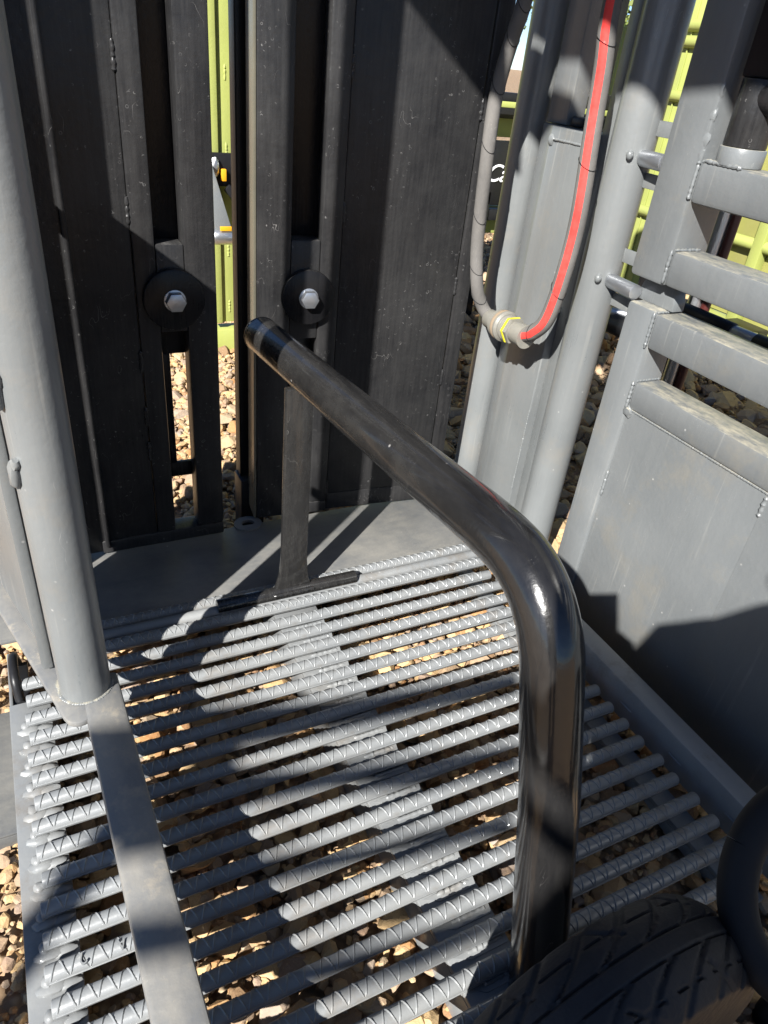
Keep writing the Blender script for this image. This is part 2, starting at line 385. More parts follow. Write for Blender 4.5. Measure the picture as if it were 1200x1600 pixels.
# left edge channel, with a puddle of weld under each rod end
mb = MB(); mb.box(-.134, -.068, 0.245, 1.02, -.034, -.0266, .002); mb.box(-.134, -.128, 0.245, 1.165, -.10, -.0345, .002)
for k in range(19):
    y = 1.047-0.0431*k
    if y > 1.0: continue
    mb.blob((-.104, y-.010, -.0255), (.020, .010, .006), 2, .10); mb.blob((-.086, y-.012, -.0258), (.018, .008, .005), 2, .12); mb.blob((-.109, y-.002, -.021), (.008, .009, .006), 2, .10)
fin(mb, 'edge_channel', GREYFLOOR, fl)
mb = MB(); mb.tube(catmull([(-.116, 1.03, -.03), (-.118, 1.05, .005), (-.118, 1.10, .012), (-.116, 1.13, -.03)], 8), .008, 12); mb.box(-.132, -.10, 1.025, 1.14, -.05, -.04)
fin(mb, 'lifting_loop', FARBLACK, fl)
mb = MB(); mb.box(-.42, -.137, .80, 1.06, -.085, -.08, .002); mb.box(-.42, -.137, .80, .806, GZ, -.0855, .001); fin(mb, 'side_step', PLATE, fl)
# straps under the rods
for x0, x1, zz in ((.375, .47, 0), (.872, .915, -.05)):
    mb = MB(); mb.box(x0, x1, .245, 1.165, -.036+zz, -.0247+zz, .002); mb.box(x0, x0+.006, .245, 1.165, GZ+.01, -.0365+zz, .001)
    for k in range(19):
        y = 1.047-0.0431*k; w = random.uniform(.032, .045)
        if x0 < .5:
            mb.poly([(x0+.008, y-.009, -.0245), (x0+.03, y-.021, -.0225), (x1-.004, y-.021, -.0225), (x1-.002, y-.008, -.020)], (0, 0, -.003))
            mb.bead((x0+.03, y-.011, -.0235), (x1-.008, y-.011, -.0235), .0035)
    fin(mb, 'support_strap', GREYFLOOR, fl)
# right side rail (box section)
mb = MB(); mb.box(.921, .967, .16, 1.06, -.05, .03, .006); fin(mb, 'side_rail', GREYFLOOR, fl)
for yy in [.2+.13*i for i in range(6)]: mb = MB(); mb.bead((.9205, yy, -.012), (.9205, yy+.03, -.012), .0016); fin(mb, 'weld_bead', GREYFLOOR, fl)

# ------------------------------------------------------------------ black hoop standing on the floor
hp = thing('hoop_rail', (0.44, 0.7, 0), 'glossy black bent pipe rail standing on the slatted floor', 'rail')
P = [Vector(p) for p in [(.421, 1.325, .500), (.425, 1.219, .514), (.4335, .98, .524), (.440, .809, .532), (.450, .600, .543)]]
bend = [(.4525, .535, .5455), (.454, .480, .541), (.455, .440, .519), (.456, .412, .482), (.457, .392, .43)]
leg = [(.458, .346, .29), (.4595, .31, .15), (.461, .262, -.034)]
path = P[:1]+[P[0].lerp(P[-1], t) for t in (.1, .25, .4, .55, .7, .85)]
path = [Vector((p.x, p.y, .503+(.541-.503)*((1.325-p.y)/.725))) for p in path]+[Vector((.450, .600, .5425))]
path = path+catmull([(.450, .600, .5425)]+bend+leg[:1], 6)[1:-6]+[Vector(x) for x in leg]
mb = MB(); mb.tube(path, .0355, 40); fin(mb, 'bent_pipe', GLOSS, hp, 50)
mb = MB(); d = (path[0]-path[1]).normalized(); mb.cyl(path[0]+d*.0005, path[0]+d*.008, .0362, 40, .003); fin(mb, 'end_cap', GLOSS, hp)
mb = MB(); zt = .478  # flat upright with a flared foot
prof = [(.402, .03), (.4015, .09), (.4015, zt), (.455, zt), (.455, .09), (.4545, .05), (.463, .008), (.468, 0), (.372, 0), (.386, .012), (.396, .028)]
prof = [(.401, zt), (.454, zt), (.4555, .09), (.459, .045), (.467, .015), (.474, .004), (.378, .004), (.388, .018), (.396, .048), (.400, .09)]
mb.poly([(x, 1.117, z) for x, z in prof], (0, .016, 0), .003); fin(mb, 'upright', GLOSS, hp)
mb = MB(); mb.cyl((.262, 1.122, .0065), (.575, 1.122, .0065), .0145, 20, .002)
mb.bead((.38, 1.108, .012), (.472, 1.108, .012), .004); fin(mb, 'base_bar', GLOSS, hp)

# ------------------------------------------------------------------ head gate doors
def disc(x, y, z, r, parent, n):
    """round black washer plate with a zinc hex bolt, facing n"""
    n = Vector(n).normalized(); c = Vector((x, y, z))
    mb = MB(); mb.cyl(c, c+n*.014, r, 56, .0035); o = fin(mb, 'roller_disc', BLACK, parent)
    b = MB(); b.cyl(c+n*.0142, c+n*.017, .021, 28, .001); b.tube([c+n*.017, c+n*.026, c+n*.031, c+n*.0325], .0195, 6, True, [.0195, .0195, .0185, .014]); fin(b, 'hex_bolt', ZINC, o, 25)
da = thing('headgate_door', (0.2, 1.40, 0), 'left black head gate door with a see through slot, mostly in shade', 'gate door')
Y = 1.386; ZT = 1.75
mb = MB(); mb.box(-.04, .1955, Y, Y+.012, .004, ZT, .003)   # sheet
fin(mb, 'sheet_panel', BLACKFACE, da)
mb = MB()
mb.box(.196, .236, Y-.004, Y+.045, .034, ZT, .004)          # left stile
mb.box(.288, .347, Y-.004, Y+.045, .034, ZT, .004)          # right stile
mb.box(.2365, .2875, Y-.003, Y+.044, .50, .665, .003)       # block between the slots
mb.box(.075, .347, Y-.0045, Y+.045, .002, .033, .004)       # foot rail
fin(mb, 'slot_frame', BLACKFACE, da)
mb = MB(); mb.box(.22, .33, Y+.0455, Y+.052, .66, ZT, .001); mb.box(.22, .33, Y+.0455, Y+.052, .437, .53, .001)
mb.box(.22, .258, Y+.0455, Y+.052, .18, .437, .001); mb.box(.22, .33, Y+.0455, Y+.056, .145, .18, .001)
fin(mb, 'slot_backing', BLACK, da)
for z0 in (.93, .70, .42, .30, .22): mb = MB(); mb.bead((.194, Y-.0015, z0), (.194, Y-.0015, z0+.045), .0035); fin(mb, 'weld_bead', BLACKFACE, da)
mb = MB(); mb.box(.082, .092, Y-.010, Y-.0005, .02, ZT, .002); fin(mb, 'edge_strip', BLACKFACE, da)
disc(.263, Y-.0045, .566, .058, da, (0, -1, 0))

db = thing('headgate_door', (0.65, 1.42, 0), 'right black head gate door, half sunlit with a broad dusty sheet', 'gate door')
a0 = Vector((.435, 1.414, 0)); ax = Vector((.41, -.041, 0)).normalized(); an = Vector((-ax.y, ax.x, 0))  # an points away from camera
def dbx(m, u0, u1, d0, d1, z0, z1, bev=.003):
    rot = Matrix((ax, an, Vector((0, 0, 1)))).transposed()
    c = a0+ax*((u0+u1)/2)+an*((d0+d1)/2)+Vector((0, 0, (z0+z1)/2)); m.obox(c, (u1-u0, d1-d0, z1-z0), rot, bev)
mb = MB(); dbx(mb, .002, .072, 0, .05, .004, ZT, .004); dbx(mb, .134, .178, 0, .05, .034, ZT, .005); dbx(mb, .0725, .1335, .002, .05, .46, .665, .003); dbx(mb, .0725, .178, .001, .05, .003, .033, .003)
fin(mb, 'slot_frame', BLACKFACE, db)
mb = MB(); dbx(mb, -.004, .0015, .002, .07, .004, ZT, .001); fin(mb, 'edge_face', EDGE, db)
mb = MB(); dbx(mb, .05, .175, .0505, .057, .66, ZT, .001); dbx(mb, .05, .175, .0505, .057, .034, .46, .001); fin(mb, 'slot_backing', BLACK, db)
mb = MB(); dbx(mb, .180, .455, .010, .022, .004, ZT, .002); dbx(mb, .180, .455, .0085, .010, .004, .05, .001); fin(mb, 'sheet_panel', BLACKFACE, db)
mb = MB(); dbx(mb, .4575, .494, .008, .060, .10, ZT, .004); fin(mb, 'edge_strip', BLACKFACE, db)
for u_, d_, z0 in ((.179, .004, .95), (.179, .004, .70), (.179, .004, .30), (.179, .004, .05), (.456, .010, .9), (.456, .010, .55), (.456, .010, .33)):
    mb = MB(); p = a0+ax*u_+an*d_; mb.bead(p+Vector((0, 0, z0)), p+Vector((0, 0, z0+.04)), .0032); fin(mb, 'weld_bead', BLACKFACE, db)
q = a0+ax*.108; disc(q.x, q.y, .553, .057, db, -an)
# dark stile behind the gap
bp = thing('black_post', (.447, 1.52, .06), 'tall thin black post standing in the gap between the two head gate doors', 'post')
mb = MB(); mb.box(.4285, .452, 1.52, 1.545, .07, 1.8, .004); mb.box(.4255, .428, 1.515, 1.55, .07, 1.8, .0005); fin(mb, 'post_tube', FARBLACK, bp)
mb = MB(); mb.box(.42, .48, 1.49, 1.55, GZ, .0695, .003); fin(mb, 'post_foot', FARBLACK, bp)

# ------------------------------------------------------------------ left side frame
lf = thing('left_side_frame', (0, .885, .05), 'thick round grey post on a low rail beside the left edge of the slatted floor', 'side frame')
mb = MB(); mb.cyl((-.006, .878, .1205), (-.006, .878, 2.3), .0372, 56); fin(mb, 'round_post', GREYPOST, lf)
mb = MB(); mb.bar((.0135, .895, .085), (.048, -.35, .085), .057, .07, (0, 0, 1), .006); mb.bar((-.01, -.3, GZ), (-.01, -.3, .0495), .05, .05, (1, 0, 0)); fin(mb, 'low_rail', RAILTOP, lf)
mb = MB()
for i in range(34):
    a = R(-100+i*5.6); mb.blob((-.006+.0378*math.sin(a), .878-.0378*math.cos(a), .1205), (.0042, .0032, .0018), 2, .12)
fin(mb, 'weld_bead', GREY, lf)
mb = MB(); A0, A1 = Vector((-.0215, .83, .112)), Vector((-.146, 1.279, .112)); mb.bar(A0, A1, .044, .012, (0, 0, 1), .003); mb.cyl(A0-Vector((0, 0, .0055)), A0+Vector((0, 0, .0054)), .0213, 24, .002)
dd = (A1-A0).normalized(); sd = Vector((dd.y, -dd.x, 0))
mb.bar(A0+sd*.016+dd*.11+Vector((0, 0, .013)), A1+sd*.016+Vector((0, 0, .013)), .022, .0135, (0, 0, 1), .003)
fin(mb, 'gusset_arm', RAILTOP, lf)
mb = MB(); mb.cyl((-.036, .893, .1185), (-.036, .893, .1225), .014, 20, .001); o = fin(mb, 'grease_boss', GREY, lf)
for gx, gy in ((-.039, .890), (-.032, .895)): mb = MB(); mb.cyl((gx, gy, .1227), (gx, gy, .130), .0045, 12, .001); fin(mb, 'grease_nipple', BRASS, o)
mb = MB(); mb.box(-.064, -.047, .928, .969, .125, 2.3, .003); fin(mb, 'flat_stile', GREYPOST, lf)
for z in (.525, .635): mb = MB(); mb.box(-.0435, -.034, .862, .915, z-.012, z+.012, .003); mb.blob((-.041, .857, z-.004), (.007, .007, .022), 2, .2); mb.blob((-.038, .855, z+.012), (.006, .006, .010), 2, .2); fin(mb, 'weld_tab', GREYPOST, lf)
mb = MB(); mb.bar((-.054, .955, .532), (-.112, 1.166, .532), .006, .79, (0, 0, 1), .002); fin(mb, 'side_sheet', GREY, lf)
mb = MB(); mb.bar((-.072, .97, .945), (-.120, 1.176, .945), .03, .04, (0, 0, 1), .003); fin(mb, 'sheet_rail', GREY, lf)
mb = MB(); mb.box(-.112, -.104, 1.168, 1.218, .132, 2.3, .002); fin(mb, 'square_post', FARBLACK, lf)
mb = MB(); mb.box(-.112, -.104, 1.240, 1.40, .132, 2.3, .002); mb.box(-.16, -.104, 1.393, 1.40, GZ, .1315, .001); fin(mb, 'wide_post', FARBLACK, lf)
mb = MB(); mb.box(-.112, -.104, 1.2185, 1.2395, .86, .90, .001); fin(mb, 'post_spacer', FARBLACK, lf)

# ------------------------------------------------------------------ right head frame
rf = thing('head_frame', (1.09, 1.27, .0), 'pair of sunlit round grey posts joined by a folded grey channel', 'frame')
mb = MB(); mb.cyl((1.087, 1.474, -.10), (1.087, 1.474, 2.3), .0415, 56); fin(mb, 'round_post', GREYPOST, rf)
mb = MB(); mb.cyl((1.087, 1.146, -.10), (1.087, 1.146, 2.3), .0425, 56); fin(mb, 'round_post', GREYPOST, rf)
mb = MB()
mb.poly([(1.075, 1.415, -.08), (1.046, 1.345, -.08), (1.043, 1.285, -.08), (1.043, 1.212, -.08), (1.12, 1.212, -.08), (1.12, 1.415, -.08)], (0, 0, .985), .003)
fin(mb, 'folded_channel', GREYPOST, rf, 20)
mb = MB(); mb.poly([(1.064, 1.2115, -.08), (1.058, 1.17, -.08), (1.065, 1.17, -.08), (1.071, 1.2115, -.08)], (0, 0, 2.3), .001); fin(mb, 'filler_strip', GREYPOST, rf)
mb = MB(); mb.bead((1.043, 1.33, .882), (1.0425, 1.24, .882), .0025); mb.blob((1.045, 1.338, .880), (.006, .009, .011), 2, .2); fin(mb, 'weld_bead', GREYPOST, rf)
mb = MB(); mb.bead((1.0435, 1.214, .1), (1.0435, 1.214, .32), .002); fin(mb, 'weld_bead', GREYPOST, rf)
mb = MB(); mb.box(1.085, 1.13, 1.352, 1.42, .906, 2.3, .003); fin(mb, 'back_plate', GREY, rf)
mb = MB(); mb.box(1.09, 1.13, 1.30, 1.345, .906, .925, .004); fin(mb, 'cap_tab', FARBLACK, rf)

# ------------------------------------------------------------------ hydraulic hose
hs = thing('hydraulic_hose', (.97, 1.25, .5), 'looped grey hydraulic hose with a red stripe and a steel coupling', 'hose')
HX = .962
lp = [(.90, 1.29, 1.25), (.90, 1.308, 1.10), (.90, 1.328, 1.042), (.90, 1.351, .947), (.90, 1.347, .823), (.918, 1.360, .669), (.926, 1.345, .579), (.945, 1.340, .535), (.958, 1.325, .514)]
mb = MB(); mb.tube(catmull(lp, 10), .0142, 20); gh = fin(mb, 'grey_hose', RUBBERHOSE, hs)
gp = catmull(lp, 10)
for i in range(10, len(gp)-8, 9):
    t = (gp[i+1]-gp[i]).normalized(); u = t.cross(Vector((1, 0, 0))).normalized(); w = t.cross(u)
    mb = MB(); mb.tube([gp[i]+(u*math.cos(a)+w*math.sin(a))*.0146+t*(.016*math.cos(a)) for a in [R(k*20) for k in range(19)]], .0007, 6); fin(mb, 'binding_cord', FARBLACK, gh)
rp = [(HX, 1.190, .519), (HX, 1.158, .538), (HX, 1.128, .578), (HX, 1.111, .667), (HX, 1.106, .775), (HX, 1.122, .921), (HX, 1.131, 1.009), (HX, 1.145, 1.108), (HX+.02, 1.16, 1.3)]
rp = catmull(rp, 10)
mb = MB(); mb.tube(rp, .0162, 22); h2 = fin(mb, 'striped_hose', RUBBERHOSE, hs)
# the stripe: a raised ribbon on the camera-facing side of the hose
bm = bmesh.new(); prev = None
for i in range(len(rp)-1):
    t = (rp[i+1]-rp[i]).normalized(); c = rp[i]; o_ = Vector((-.80, -.58, .12)); o_ = (o_-t*o_.dot(t)).normalized(); w = t.cross(o_)
    ring = [bm.verts.new(c+(o_*math.cos(a)+w*math.sin(a))*.0166) for a in [R(-25+k*12.5) for k in range(5)]]
    if prev:
        for k in range(4): bm.faces.new([prev[k], prev[k+1], ring[k+1], ring[k]])
    prev = ring
bmesh.ops.recalc_face_normals(bm, faces=bm.faces); mb = MB(); mb.bm.free(); mb.bm = bm; fin(mb, 'red_stripe', REDSTRIPE, h2)
c0, c1 = Vector((.959, 1.322, .511)), Vector((HX, 1.186, .516)); cd = (c1-c0)
def cp(t): return c0+cd*t
mb = MB(); mb.tube([cp(-.02), cp(.0), cp(.16), cp(.18), cp(.22), cp(.24)], .02, 28, True, [.0195, .021, .021, .024, .024, .020])
mb.tube([cp(.24), cp(.27), cp(.42), cp(.44), cp(.47), cp(.50)], .03, 28, True, [.027, .031, .031, .034, .034, .029])
mb.tube([cp(.50), cp(.52), cp(.535), cp(.55), cp(.565), cp(.58), cp(.60), cp(.62)], .0275, 28, True, [.0275, .0275, .0245, .0285, .0285, .0245, .0275, .0275]); mb.tube([cp(.66), cp(.74)], .029, 6); mb.tube([cp(.74), cp(.76), cp(.98), cp(1.0), cp(1.03)], .024, 28, True, [.023, .0235, .0235, .0255, .0255])
cpl = fin(mb, 'coupling', DUSTYZINC, hs)
mb = MB(); mb.tube([cp(.34), cp(.36), cp(.385), cp(.405)], .032, 28, True, [.0315, .0335, .0335, .0315]); fin(mb, 'felt_collar', FOAM, cpl)
mb = MB(); mb.tube([cp(.622), cp(.658)], .0305, 6); fin(mb, 'yellow_band', YELLOW, cpl)
# thin cord wound round the hose
for i in range(8, len(rp)-14, 19):
    mb = MB()
    t = (rp[i+1]-rp[i]).normalized(); u = t.cross(Vector((1, 0, 0))).normalized(); w = t.cross(u)
    mb.tube([rp[i]+(u*math.cos(a)+w*math.sin(a))*.0170+t*(.012*math.cos(a)) for a in [R(k*20) for k in range(19)]], .0007, 6); fin(mb, 'binding_cord', FARBLACK, h2)

# ------------------------------------------------------------------ right hand side gates
X = 1.06
ug = thing('upper_side_gate', (1.1, .9, .66), 'upper half of the right side gate, open grey box rails with grime on top', 'gate')
mb = MB(); mb.box(X, X+.09, .952, 1.04, .688, 2.3, .008); fin(mb, 'gate_post', GREY, ug)
for z0, z1 in ((.832, .897), (.690, .752)):
    mb = MB(); mb.box(X+.001, X+.075, -.35, .9515, z0, z1, .008); mb.bead((X, .9535, z0+.004), (X, .9535, z1), .003); mb.bead((X+.006, .9535, z1), (X+.07, .9535, z1), .003); fin(mb, 'gate_rail', GREY, ug)
mb = MB(); mb.cyl((X+.036, .905, .8975), (X+.036, .905, .925), .037, 32, .002); mb.bead((X+.004, .945, .8985), (X+.004, .87, .8985), .0035); fin(mb, 'socket', GREY, ug)
for z in (1.0, .965, .93, .905): mb = MB(); mb.blob((X+.005, .958, z), (.005, .007, .014), 2, .25); fin(mb, 'weld_bead', GREY, ug)
mb = MB(); mb.box(X+.02, X+.026, -.35, .83, 1.16, 1.95, .001); fin(mb, 'shade_sheet', GREY, ug)  # unseen sheet added above the view to shade the gravel beyond the gate
lt = thing('latch_bar', (X+.036, .905, .925), 'scuffed black latch bar with a roller dropped into the grey socket', 'latch')
mb = MB(); mb.cyl((X+.036, .905, .9255), (X+.036, .905, 1.02), .034, 32, .002); fin(mb, 'latch_pin', BLACKFACE, lt)
mb = MB(); mb.cyl((X+.036, .915, 1.0), (X+.03, .70, .985), .028, 28, .004); fin(mb, 'roller', BLACKFACE, lt)
mb = MB(); mb.box(X+.012, X+.066, .84, .935, 1.0205, 1.8, .004); mb.box(X-.006, X+.0115, .842, .862, 1.03, 1.8, .003); fin(mb, 'latch_upright', FARBLACK, lt)

lg = thing('lower_side_panel', (1.1, .5, -.1), 'lower grey side panel of sheet steel with two capping rails, on the right', 'panel')
mb = MB(); mb.box(X, X+.075, .948, 1.022, -.10, .643, .007); fin(mb, 'gate_post', GREY, lg)
for z0, z1 in ((.572, .640), (.447, .503)):
    mb = MB(); mb.box(X+.001, X+.075, -.35, .9475, z0, z1, .008); mb.bead((X-.0005, .9485, z0), (X-.0005, .9485, z1), .003); mb.bead((X+.006, .9495, z1), (X+.07, .9495, z1), .0026); fin(mb, 'gate_rail', GREY, lg)
mb = MB(); mb.box(X+.006, X+.012, -.35, .9475, -.10, .4465, .001); mb.box(X+.0052, X+.0058, -.35, .605, -.10, .446, .0003)
mb.blob((X+.004, .945, .44), (.007, .012, .012), 2, .2); mb.bead((X+.006, .945, .445), (X+.006, .3, .445), .0022); mb.bead((X+.003, .947, .30), (X+.003, .947, .24), .003); mb.bead((X+.006, .6055, .40), (X+.006, .6055, .44), .004)
fin(mb, 'sheet_panel', GREY, lg)
mb = MB(); pts = []
for k in range(13):
    a = R(180*k/12); pts.append((X+.03, .985+.048*math.cos(a), .643+.062*math.sin(a)))
mb.poly([(p[0], p[1], p[2]) for p in pts], (.03, 0, 0), .002); fin(mb, 'lug', GREY, lg)
for z, nm in ((.880, 'upper'), (.655, 'lower')):
    hb = thing('hinge_pin', (1.08, 1.06, z), nm+' zinc hinge sleeve between the right round post and the side gate', 'hinge')
    mb = MB(); mb.cyl((1.082, 1.1045, z), (1.075, 1.0415 if nm == 'upper' else 1.024, z), .0145, 24, .001); fin(mb, 'sleeve', ZINC, hb)
    mb = MB(); mb.blob((1.054, 1.112, z+.003), (.007, .007, .009), 2, .03); fin(mb, 'bolt_dome', GREYPOST, hb)
    for dz in (.05, -.037): mb = MB(); mb.box(1.098, 1.103, 1.025, 1.12, z+dz-.013, z+dz+.013, .001); fin(mb, 'hinge_tab', GREYPOST, hb)
pg = thing('galvanised_pole', (1.3, 1.06, GZ), 'thin galvanised pole standing behind the open side gate rails', 'pole')
mb = MB(); mb.cyl((1.3, 1.066, GZ), (1.3, 1.066, .86), .016, 24); fin(mb, 'pole_tube', ZINC, pg)
mb = MB(); mb.cyl((1.308, 1.043, GZ), (1.308, 1.043, .86), .010, 16); fin(mb, 'red_rod', DARKRED, pg)
pt = thing('dark_pipe', (1.25, .6, .6), 'long dark blue black pipe lying level behind the side gate rails', 'pipe')
mb = MB(); mb.cyl((1.25, 1.16, .603), (1.25, .915, .603), .018, 24, .002); mb.cyl((1.25, .86, .603), (1.25, -.3, .603), .018, 24, .002); fin(mb, 'pipe_tube', FARBLACK, pt)
mb = MB(); mb.cyl((1.25, .9155, .603), (1.25, .8595, .603), .015, 24, .001); fin(mb, 'sliding_rod', ZINC, pt)
for yy in (-.25, 1.13): mb = MB(); mb.bar((1.25, yy, GZ), (1.25, yy, .5845), .03, .03, (1, 0, 0)); fin(mb, 'pipe_stand', FARBLACK, pt)

# ------------------------------------------------------------------ wheel and rubber ring, near right corner
wh = thing('small_wheel', (.448, .169, GZ), 'black treaded tyre of a small wheel in the shade beside the hoop foot', 'wheel')
yaw = .03; wd = Vector((math.cos(yaw), math.sin(yaw), 0)); wa = Vector((-math.sin(yaw), math.cos(yaw), 0)); wc = Vector((.448, .169, .084))
def tyre():
    bm = bmesh.new(); NU, NV = 440, 84; rings = []
    RR, W = .202, .054
    sm = lambda d, w: max(0.0, min(1.0, (w-abs(d))/(w*.45)))
    for i in range(NU):
        th_ = 2*math.pi*i/NU; ring = []
        for j in range(NV+1):
            v = -1+2*j/NV; a = abs(v)          # across, sidewall to sidewall
            off = W*(v/.62 if a < .62 else math.copysign(1+.10*math.sin((a-.62)/.38*math.pi), v))
            if a < .62: r = RR-.024*(a/.62)**2.4
            else:
                q = (a-.62)/.38; r = RR-.024-.09*q-.006*math.sin(q*math.pi)
            if a < .72:              # tread grooves
                s_ = th_*RR; g = max(sm(v-.12, .022), sm(v+.12, .022))
                if a > .12:
                    per = 2*math.pi*RR/22; sh = .09*((a-.12)/.6)**.7*(1 if v > 0 else -1)
                    d = ((s_+sh+(per*.5 if v < 0 else 0)) % per)-per/2; g = max(g, sm(d, .006))
                    d2 = ((s_-sh*.9) % (per*2))-per; g = max(g, sm(d2, .0045) if a > .3 else 0)
                    g = max(g, sm(a-.40, .014)*(1 if ((s_*1.0+.02) % per) < per*.7 else .2))
                r -= .0034*g*min(1, (.72-a)/.08)
            ring.append(bm.verts.new(wc+wa*off+(wd*math.cos(th_)+Vector((0, 0, 1))*math.sin(th_))*r))
        rings.append(ring)
    for i in range(NU):
        for j in range(NV): bm.faces.new([rings[i][j], rings[(i+1) % NU][j], rings[(i+1) % NU][j+1], rings[i][j+1]])
    bmesh.ops.recalc_face_normals(bm, faces=bm.faces)
    mb = MB(); mb.bm.free(); mb.bm = bm; return mb
fin(tyre(), 'tyre', TYREM, wh, 60)
mb = MB(); mb.tube([wc-wa*.05, wc-wa*.045, wc-wa*.01, wc+wa*.01, wc+wa*.045, wc+wa*.05], .1, 40, True, [.086, .08, .06, .06, .08, .086]); rim = fin(mb, 'rim', GREY, wh)
mb = MB(); mb.cyl(wc-wa*.062, wc+wa*.035, .022, 24, .003); fin(mb, 'hub', ZINC, rim)
rg = thing('rubber_ring', (.66, .165, .3), 'matte black rubber ring at the right edge beside the wheel', 'ring')
rc = Vector((.676, .138, .292)); rn = Vector((-.60, -.35, .72)).normalized()
ru = rn.cross(Vector((0, 0, 1))).normalized(); rw = rn.cross(ru)
pth = [rc+(ru*math.cos(R(a))*.085+rw*math.sin(R(a))*.112) for a in range(0, 361, 6)]
mb = MB(); mb.tube(pth, .021, 24, False); bmesh.ops.remove_doubles(mb.bm, verts=mb.bm.verts, dist=.0003); fin(mb, 'ring_tube', RINGM, rg)
ax0 = rc-rn*.0
mb = MB(); mb.tube([rc-rw*.11, rc-rw*.15+rn*-.05, Vector((.80, .13, .1)), Vector((.80, .13, GZ))], .018, 16); fin(mb, 'ring_stem', RINGM, rg)

# ------------------------------------------------------------------ machines in the yard behind
gm = thing('green_chute', (.76, 2.82, GZ), 'lime green steel chute frame seen through the gap between the doors', 'cattle chute')
mb = MB(); mb.box(.69, .725, 2.80, 2.86, .012, 1.9, .004); mb.box(.7255, .80, 2.815, 2.86, .012, 1.9, .003); mb.box(.8005, 1.3, 2.80, 2.86, .012, 1.9, .003)
fin(mb, 'green_post', LIME, gm)
mb = MB(); mb.box(.60, 1.3, 2.79, 2.87, -.11, -.012, .004); fin(mb, 'green_sill', LIME, gm)
for z in (.86, .62, .27, .05): mb = MB(); mb.bead((.757, 2.8165, z), (.757, 2.8165, z+.05), .004); fin(mb, 'weld_bead', LIME, gm)
lv = thing('latch_lever', (.68, 2.74, .55), 'grey swing lever with orange decals on a black bracket, in the gap between the doors', 'lever')
mb = MB(); mb.box(.60, .80, 2.775, 2.789, .53, .64, .002); mb.bar((.74, 2.76, .53), (.80, 2.76, .47), .012, .03); fin(mb, 'bracket', FARBLACK, lv)
mb = MB(); mb.bar((.655, 2.745, .60), (.712, 2.70, .385), .03, .058, (1, 0, .2), .004); fin(mb, 'lever_arm', GREY, lv)
mb = MB(); mb.cyl((.665, 2.70, .372), (.755, 2.70, .372), .028, 24, .012); fin(mb, 'lever_knob', ZINC, lv)
mb = MB(); mb.box(.722, .740, 2.755, 2.77, .55, .59, .002); fin(mb, 'orange_decal', ORANGE, lv)
mb = MB(); mb.obox((.712, 2.676, .405), (.042, .004, .016), Matrix.Identity(3), .001); fin(mb, 'orange_decal', ORANGE, lv)
for cx_ in (.700, .785): mb = MB(); mb.blob((cx_, 2.765, .595), (.018, .015, .035), 2, .1); fin(mb, 'clevis', ZINC, lv)

hf = thing('black_headgate', (2.2, 3.0, GZ), 'far black head gate frame with white script lettering and lime green beams', 'head gate')
Y3 = 3.0
mb = MB(); mb.box(1.93, 2.20, Y3, Y3+.05, .44, .71, .004); sg = fin(mb, 'name_board', FARBLACK, hf)
Mt = Matrix.Translation((2.068, Y3-.004, .575)) @ Euler((R(90), 0, 0)).to_matrix().to_4x4()
text_mesh('script_lettering', 'Ca', .105, Mt, .002, WHITE, sg, .35)
mb = MB(); mb.box(1.80, 2.36, Y3+.01, Y3+.06, .80, .845, .004); mb.box(1.86, 2.36, Y3+.01, Y3+.06, .86, .90, .004); mb.box(1.93, 2.35, Y3+.01, Y3+.06, .37, .42, .004)
mb.box(2.37, 2.42, Y3-.02, Y3+.04, .83, 2.0, .004); mb.box(2.345, 2.365, Y3-.01, Y3+.04, .83, 2.0, .003); mb.box(2.535, 2.60, Y3-.02, Y3+.04, .83, 2.0, .004); mb.box(2.36, 2.66, Y3-.03, Y3+.05, .87, .93, .004); mb.box(2.42, 2.55, Y3-.01, Y3+.03, 1.225, 1.255, .003)
mb.box(1.84, 1.90, Y3-.01, Y3+.05, .80, 2.0, .004)
mb.box(2.0, 2.06, Y3, Y3+.06, GZ, .5, .004); mb.box(2.62, 2.68, Y3, Y3+.06, GZ, .87, .004)
fin(mb, 'black_frame', FARBLACK, hf)
mb = MB(); mb.box(1.75, 2.75, Y3+.06, Y3+.14, .30, .425, .006); mb.box(1.75, 2.75, Y3-.05, Y3-.032, .845, .868, .004); mb.box(1.75, 2.75, Y3+.07, Y3+.15, .72, .84, .006); mb.box(1.74, 1.80, Y3+.07, Y3+.15, GZ, 2.0, .006); mb.box(2.69, 2.75, Y3+.07, Y3+.15, GZ, 1.2, .006); mb.box(1.81, 2.68, Y3+.09, Y3+.13, 1.9, 2.0, .006)
fin(mb, 'green_beam', LIME, hf)
mb = MB(); mb.blob((2.475, Y3-.03, .97), (.02, .02, .02), 2, .05); mb.cyl((2.475, Y3-.03, .93), (2.46, Y3-.03, 1.02), .012, 12); mb.cyl((2.49, Y3-.03, .94), (2.47, Y3-.05, .935), .02, 12); fin(mb, 'toggle', ZINC, hf)
gs = thing('green_side_gate', (3.3, 2.8, GZ), 'lime green side gate with round rails standing in the yard on the right', 'gate')
mb = MB(); mb.box(3.3, 3.36, 3.20, 3.36, GZ, 1.9, .006); fin(mb, 'wide_post', LIME, gs)
mb = MB(); mb.box(3.29, 3.299, 3.255, 3.262, GZ, 1.9, .001); mb.box(3.3, 3.36, 2.62, 2.70, GZ, 1.9, .006); mb.box(3.3, 3.36, 2.90, 2.96, GZ, 1.9, .004); fin(mb, 'post_rib', LIME, gs)
for z in (1.26, 1.19, .95, .38):
    mb = MB(); mb.cyl((3.29, 3.30, z), (3.29, 2.2, z), .028, 20, .004); fin(mb, 'round_rail', LIME, gs)
